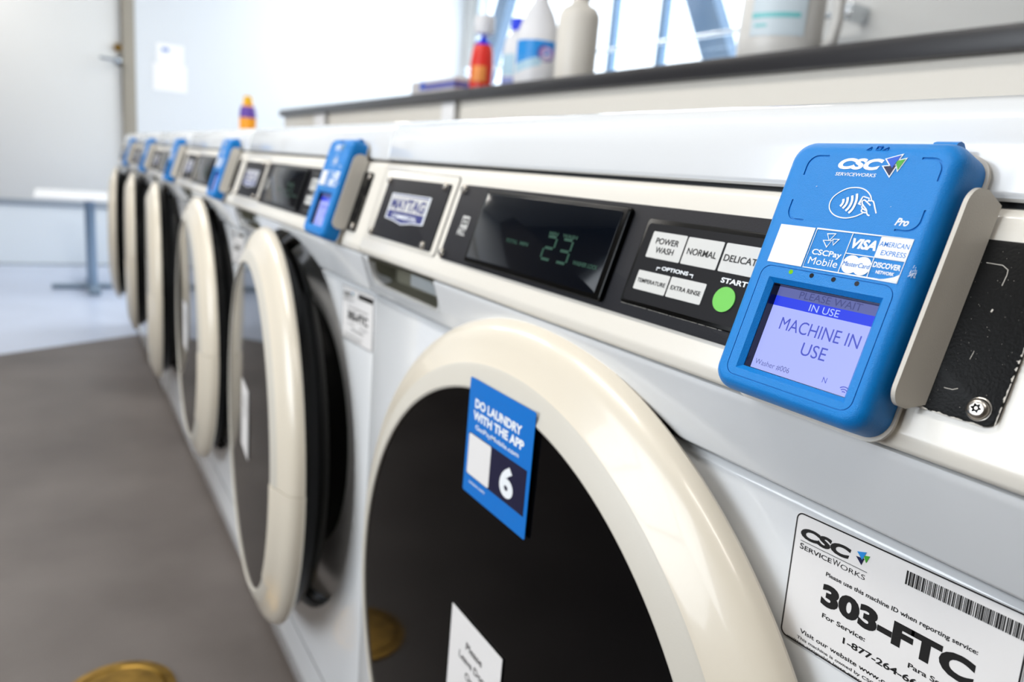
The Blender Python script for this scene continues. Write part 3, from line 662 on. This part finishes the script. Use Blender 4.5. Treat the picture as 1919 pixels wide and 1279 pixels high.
    for (u, v, s2) in ((91.0, 39.0, .35), (127.0, 32.9, .22), (143.8, 9.0, .3)): m.flat([((u)*K, v*K), ((u+s2*1.6)*K, (v+s2*.8)*K), ((u+s2*1.2)*K, (v+s2*1.4)*K)], fr, o1, white_ink)
    for q in range(26):
        u, v = 143.6+2.6*random.random(), 7.0+4.2*random.random(); ln = .3+random.random()*.7; m.flat([(u*K, v*K), ((u+.12)*K, v*K), ((u+.3)*K, (v+ln)*K), ((u+.2)*K, (v+ln)*K)], fr, .00006, white_ink)
    m.build('printed_graphics', parent=t, label='white logos and card marks printed on the blue face')
    # indicator lights
    for i, u in enumerate((94.1, 104.4, 114.7, 125.1)):
        m = MB(); m.prism([((u+1.0*math.cos(2*PI*q/20))*K, (1.45+1.0*math.sin(2*PI*q/20))*K) for q in range(20)], fr, -.0002, .00012, led_lit if i == 0 else led_off)
        if i == 0: m.build('indicator_light', parent=t, label='lit green indicator light')
        else: m.build('indicator_light', parent=t)
    # backlit screen, set back in its opening
    m = MB(); d = -.0068
    Wd = lambda u, v: (u/1000, -v/1000)
    sx0, sx1, sy0, sy1 = 91.6, 143.6, 4.6, 44.2
    m.prism([Wd(91.0, 44.8), Wd(144.3, 44.8), Wd(144.3, 3.9), Wd(91.0, 3.9)], fr, d-.0013, d-.0002, led_off)
    for a, b, c, e in ((91.25, 91.5, 4.25, 44.55), (143.7, 143.95, 4.25, 44.55), (91.25, 143.95, 4.25, 4.5), (91.25, 143.95, 44.3, 44.55)): m.prism([Wd(a, e), Wd(b, e), Wd(b, c), Wd(a, c)], fr, d, -.0026, led_off)
    m.flat([Wd(sx0, sy1), Wd(143.6, sy1), Wd(143.6, 13.6), Wd(sx0, 13.6)], fr, d, scr_lav)
    m.flat([Wd(sx0, 13.6), Wd(143.6, 13.6), Wd(143.6, 9.0), Wd(sx0, 9.0)], fr, d, scr_blue)
    m.flat([Wd(sx0, 9.0), Wd(143.6, 9.0), Wd(143.6, 4.6), Wd(sx0, 4.6)], fr, d, scr_grey)
    cxs = .1187
    m.text('PLEASE WAIT', .1190, -.0083, .0310, .0034, fr, d+.0002, scr_dim, align='C'); m.text('IN USE', .1180, -.0129, .0150, .0033, fr, d+.0002, scr_wht, align='C')
    m.text('MACHINE IN', .1190, -.0238, .0400, .0060, fr, d+.0002, scr_txt, align='C'); m.text('USE', .1203, -.0325, .0125, .0060, fr, d+.0002, scr_txt, align='C')
    m.text('Washer #006', .0932, -.0420, .0190, .0026, fr, d+.0002, scr_small); m.text('N', .1290, -.0412, .0020, .0026, fr, d+.0002, scr_txt)
    for r_ in (.0010, .0020, .0030): m.stroke([(.1400+r_*math.cos(a), -.0432+r_*math.sin(a)) for a in [math.radians(45+90*q/6) for q in range(7)]], .0004, fr, d+.0002, scr_txt)
    m.build('screen', parent=t, label='backlit lavender screen reading MACHINE IN USE')
    # white mounting plate and bracket flange
    m = MB(); m.loft([ring(rrect(B[0]-.0006, B[1]+.0012, B[2]-.0016, B[3]+.0012, .0105, 8), .0201), ring(rrect(B[0]-.0006, B[1]+.0012, B[2]-.0016, B[3]+.0012, .0105, 8), .0220)], bracketm)
    m.build('mounting_plate', parent=t)
    m = MB()
    def flange(u, dshift):                           # outline in (depth, height) plane at given x
        P = []
        f, b, lo, hi = .0062, .0221, -.0408, .0500
        for cx, cy, r_, a in ((f+.0095, hi-.0095, .0095, PI/2), (f+.0070, lo+.0070, .0070, PI)):
            for q in range(9): tt = a+PI/2*q/8; P.append((cx+r_*math.cos(tt), cy+r_*math.sin(tt)))
        P += [(b-.006, lo), (b, lo+.004), (b, hi-.004), (b-.006, hi)]
        out = []
        for dd, hh in P:
            uu = u+max(0, dd-.0145)*.6; out.append(RO+X_*uu+rup*hh-rn*dd)
        return out
    A, Bq = flange(.1585, 0), flange(.1603, 0)
    m.loft([A, Bq], bracketm); m.build('bracket', parent=t, label='cream metal side bracket with rounded corners')
    return t
rproto = reader()

# ---------------------------------------------------------------- the other five washers and their readers
PITCH = .6925
LAB = {5: ('white front-loading washer second from the camera, door slightly ajar', 'blue card reader on the washer second from the camera'),
       4: ('white front-loading washer third from the camera, door slightly ajar', 'blue card reader on the washer third from the camera'),
       3: ('white front-loading washer fourth from the camera, door slightly ajar', 'blue card reader on the washer fourth from the camera'),
       2: ('white front-loading washer second from the far end of the row', 'small blurred blue card reader on the washer second from the far end'),
       1: ('white front-loading washer at the far end of the row near the table', 'small blurred blue card reader on the farthest washer of the row')}
OPEN = {5: 5.2, 4: 2.8, 3: 5.0, 2: 5.5, 1: 7.0}
for k, num in enumerate((5, 4, 3, 2, 1), 1):
    t = dup(proto); t.location.x -= PITCH*k; t['label'] = LAB[num][0]
    for ch in list(t.children):
        if ch.name.split('.')[0] == 'door':
            ch.rotation_euler.z = -math.radians(OPEN[num])
            for g in list(ch.children):
                if g.name.startswith('door_sticker'): g.data = g.data; bpy.data.objects.remove(g)
    r = dup(rproto); r.location.x -= PITCH*k; r['label'] = LAB[num][1]

# ================================================================ THINGS ON THE SHELF AND ELSEWHERE
SZ = H+.2530
# small cardboard box lying on the shelf
t = thing('small_box', (-2.52, 1.2, SZ), 'small grey and purple carton lying on the shelf, left of the red bottle', 'box')
m = MB(); m.box(-2.72, -2.36, 1.17, 1.25, SZ, SZ+.062, cardboard, .002); m.build('carton', parent=t)
m = MB(); m.box(-2.60, -2.355, 1.169, 1.1695, SZ+.028, SZ+.050, mat('print_violet_blue', srgb(104, 106, 180), .5)); m.box(-2.64, -2.60, 1.169, 1.1695, SZ+.030, SZ+.056, logoblue); m.box(-2.359, -2.3585, 1.172, 1.248, SZ+.030, SZ+.048, MATS['print_violet_blue']); m.build('printed_band', parent=t)
# red bottle
cx, cy = -2.232, 1.2
t = thing('bottle', (cx, cy, SZ), 'red squeeze bottle with a blue neck and white cap on the shelf', 'bottle')
m = MB(); m.lathe(cx, cy, [(.030, 0), (.036, .004), (.037, .05), (.0375, .09), (.034, .13), (.028, .152), (.016, .160)], red, z0=SZ); m.build('body', parent=t)
m = MB(); m.lathe(cx, cy, [(.0282, .152), (.024, .160), (.012, .168), (.006, .182)], bluecap, z0=SZ); m.build('neck', parent=t)
m = MB(); m.lathe(cx, cy, [(.008, .180), (.030, .186), (.032, .196), (.032, .232), (.028, .240), (.001, .241)], whiteb, z0=SZ); m.build('cap', parent=t)
m = MB(); m.lathe(cx+.009, cy-.0085, [(.001, .035), (.0285, .037), (.0285, .085), (.001, .087)], orange, z0=SZ); m.build('printed_patch', parent=t)
# white bottle with blue cap
cx, cy = -2.045, 1.215
t = thing('bottle', (cx, cy, SZ), 'white bottle with a bright blue cap beside the red bottle', 'bottle')
m = MB(); m.lathe(cx, cy, [(.030, 0), (.040, .004), (.042, .05), (.041, .11), (.036, .150), (.022, .168), (.019, .176)], whiteb, z0=SZ); m.build('body', parent=t)
m = MB(); m.lathe(cx, cy, [(.022, .176), (.0235, .178), (.0225, .208), (.020, .211), (.001, .211)], bluecap, z0=SZ); m.build('cap', parent=t)
m = MB(); m.lathe(cx, cy, [(.0422, .045), (.0424, .06), (.0418, .095), (.0412, .105)], lpale, z0=SZ); m.lathe(cx, cy, [(.0408, .02), (.0423, .04)], mat('print_periwinkle', srgb(140, 150, 205), .5), z0=SZ); m.build('wrapper', parent=t)
# white jug with the sky blue label
cx, cy = -1.905, 1.20
t = thing('bleach_jug', (cx, cy, SZ), 'white bleach jug with a sky blue and purple label, third bottle on the shelf', 'bottle')
m = MB(); m.lathe(cx, cy, [(.050, 0), (.061, .005), (.063, .03), (.063, .125), (.057, .16), (.040, .205), (.022, .235), (.018, .25), (.018, .262)], whiteb, z0=SZ, n=40); m.build('body', parent=t)
m = MB(); m.lathe(cx, cy, [(.022, .262), (.023, .264), (.022, .288), (.001, .29)], whiteb, z0=SZ); m.build('cap', parent=t)
def wrap(mb, cx, cy, r, a0, a1, z0, z1, m_, n=16, tops=None):
    vs = []
    for q in range(n+1):
        a = a0+(a1-a0)*q/n; lo = z0 if tops is None else z0+tops(q/n); vs += [(cx+r*math.cos(a), cy+r*math.sin(a), SZ+lo), (cx+r*math.cos(a), cy+r*math.sin(a), SZ+z1)]
    mb.add([Vector(v) for v in vs], [[2*q, 2*q+2, 2*q+3, 2*q+1] for q in range(n)], m_)
va = math.atan2(-1.2, 1.905)                     # the side turned to the aisle
m = MB(); wrap(m, cx, cy, .0634, va-1.15, va+.85, .06, .125, lblue, tops=lambda s: .035*s); wrap(m, cx, cy, .0633, va-1.15, va+.2, .035, .085, lpale, tops=lambda s: .025*s)
m.build('product_label', parent=t)
m = MB()
a = va+.42; O = Vector((cx+.0640*math.cos(a), cy+.0640*math.sin(a), SZ+.094)); ex = Vector((-math.sin(a), math.cos(a), 0)); frj = (O, ex, Z_)
def wtext(mb):
    for rad, m_, o in ((.027, lpurple, .0002), (.019, mat('logo_pink', srgb(196, 170, 216), .5), .0006)):
        mb.add([Vector((cx+(.0638+o)*math.cos(a+rad/.0638*math.cos(2*PI*q/24)), cy+(.0638+o)*math.sin(a+rad/.0638*math.cos(2*PI*q/24)), SZ+.092+rad*.85*math.sin(2*PI*q/24))) for q in range(24)], [list(range(24))], m_)
wtext(m); m.build('round_emblem', parent=t)
# cream bottle
cx, cy = -1.713, 1.20
t = thing('bottle', (cx, cy, SZ), 'plain cream bottle without a label, just left of the window mullions on the shelf', 'bottle')
m = MB(); m.lathe(cx, cy, [(.045, 0), (.053, .004), (.054, .03), (.0545, .165), (.0535, .176), (.044, .192), (.028, .200), (.024, .206), (.024, .22)], creamb, z0=SZ, n=40); m.build('body', parent=t)
m = MB(); m.lathe(cx, cy, [(.027, .215), (.0275, .217), (.026, .250), (.001, .252)], whiteb, z0=SZ); m.build('cap', parent=t)
# big translucent jug with handle
cx, cy = -1.062, 1.22
t = thing('detergent_jug', (cx, cy, SZ), 'large translucent jug with a side handle and pale blue label, nearest bottle on the shelf', 'bottle')
ja = math.radians(33)
m = MB(); m.lathe(cx, cy, [(.055, 0), (.070, .003), (.077, .012), (.079, .05), (.077, .12), (.070, .17), (.050, .215), (.03, .24), (.028, .26)], clearb, z0=SZ, n=40, sx=1.0, sy=.69, rz=ja); m.build('body', parent=t)
ca, sa = math.cos(ja), math.sin(ja)
m = MB(); hpts = [(.06, .040), (.080, .036), (.096, .050), (.100, .085), (.098, .13), (.088, .17), (.062, .195), (.040, .205)]
m.tube([Vector((cx+a*ca, cy+a*sa, SZ+z)) for a, z in hpts], [.013, .012, .011, .011, .011, .011, .012, .013], clearb, 12); m.build('handle', parent=t)
m = MB(); m.lathe(cx, cy, [(.033, .255), (.034, .257), (.032, .30), (.001, .302)], bluecap, z0=SZ); m.build('cap', parent=t)
m = MB()
def epatch(mb, a0, a1, z0, z1, m_, o):
    vs = []; n = 12
    for q in range(n+1):
        a = a0+(a1-a0)*q/n; x, y = (.079+o)*math.cos(a), (.079+o)*.69*math.sin(a)-o*.3
        for z in (z0, z1): vs.append(Vector((cx+x*ca-y*sa, cy+x*sa+y*ca, SZ+z)))
    mb.add(vs, [[2*q, 2*q+2, 2*q+3, 2*q+1] for q in range(n)], m_)
A0, A1 = math.radians(-128), math.radians(-52)
epatch(m, A0, A1, .05, .155, mat('label_clear', srgb(205, 218, 226), .4), .0010); epatch(m, A0+.02, A1-.15, .082, .091, lteal, .0016); epatch(m, A0+.12, A1-.9, .066, .071, lteal, .0016); epatch(m, A0+.42, A1-.42, .118, .150, logoblue, .0016)
m.build('product_label', parent=t)
# yellow bottle standing on a washer lid
cx, cy, zb = -3.52, .75, H+.0515
t = thing('bottle', (cx, cy, zb), 'yellow-orange bottle with a purple label standing on the washer lids', 'bottle')
m = MB(); m.lathe(cx, cy, [(.028, 0), (.034, .003), (.035, .10), (.033, .13), (.026, .155), (.018, .165)], yellow, z0=zb); m.build('body', parent=t)
m = MB(); m.lathe(cx, cy, [(.0353, .106), (.0345, .125), (.0302, .150), (.0285, .154)], lpurple, z0=zb); m.build('wrapper', parent=t)
m = MB(); m.lathe(cx, cy, [(.020, .163), (.021, .165), (.017, .198), (.001, .2)], yellowc, z0=zb); m.build('cap', parent=t)
# notices on the end wall
m = MB(); m.box(XE+.001, XE+.0025, .70, .885, H+.605, H+.745, paperm); m.box(XE+.0025, XE+.003, .735, .785, H+.69, H+.715, paper_blue)
tag(m.build('paper_notice', org=(XE, .79, H+.6)), 'smaller white paper notice with a blue mark, upper of two on the far white wall', 'notice')
m = MB(); m.box(XE+.001, XE+.003, .675, .905, H+.412, H+.603, paperm)
tag(m.build('paper_notice', org=(XE, .79, H+.41)), 'larger blank white paper notice, lower of two on the far white wall', 'notice')
# low white table by the end wall
t = thing('table', (-5.34, .21, 0), 'low white-topped table with a steel column, standing beyond the washers', 'table')
m = MB(); m.box(-5.75, -4.98, -.085, .60, .567, .583, tablem, .004); m.build('tabletop', parent=t)
m = MB(); m.lathe(-5.34, .20, [(.030, .02), (.030, .563)], tableleg, 20); m.lathe(-5.34, .20, [(.06, .55), (.06, .563)], tableleg, 20); m.build('column', parent=t)
m = MB(); m.box(-5.375, -5.305, -.02, .52, 0.004, .028, tablefoot, .006); m.box(-5.62, -5.06, .17, .235, 0.003, .026, tablefoot, .006); m.build('base', parent=t)
# brass cover in the floor
t = thing('floor_drain', (-1.24, .062, 0), 'round brass drain cover set in the brown-grey floor at the bottom edge', 'drain')
m = MB(); m.lathe(-1.24, .062, [(.090, 0), (.089, .004), (.074, .005), (.070, .002)], brass, 48); m.build('rim', parent=t)
m = MB(); m.lathe(-1.24, .062, [(.070, .001), (.069, .004), (.02, .0045), (.001, .0045)], brass, 48); m.build('cover', parent=t)
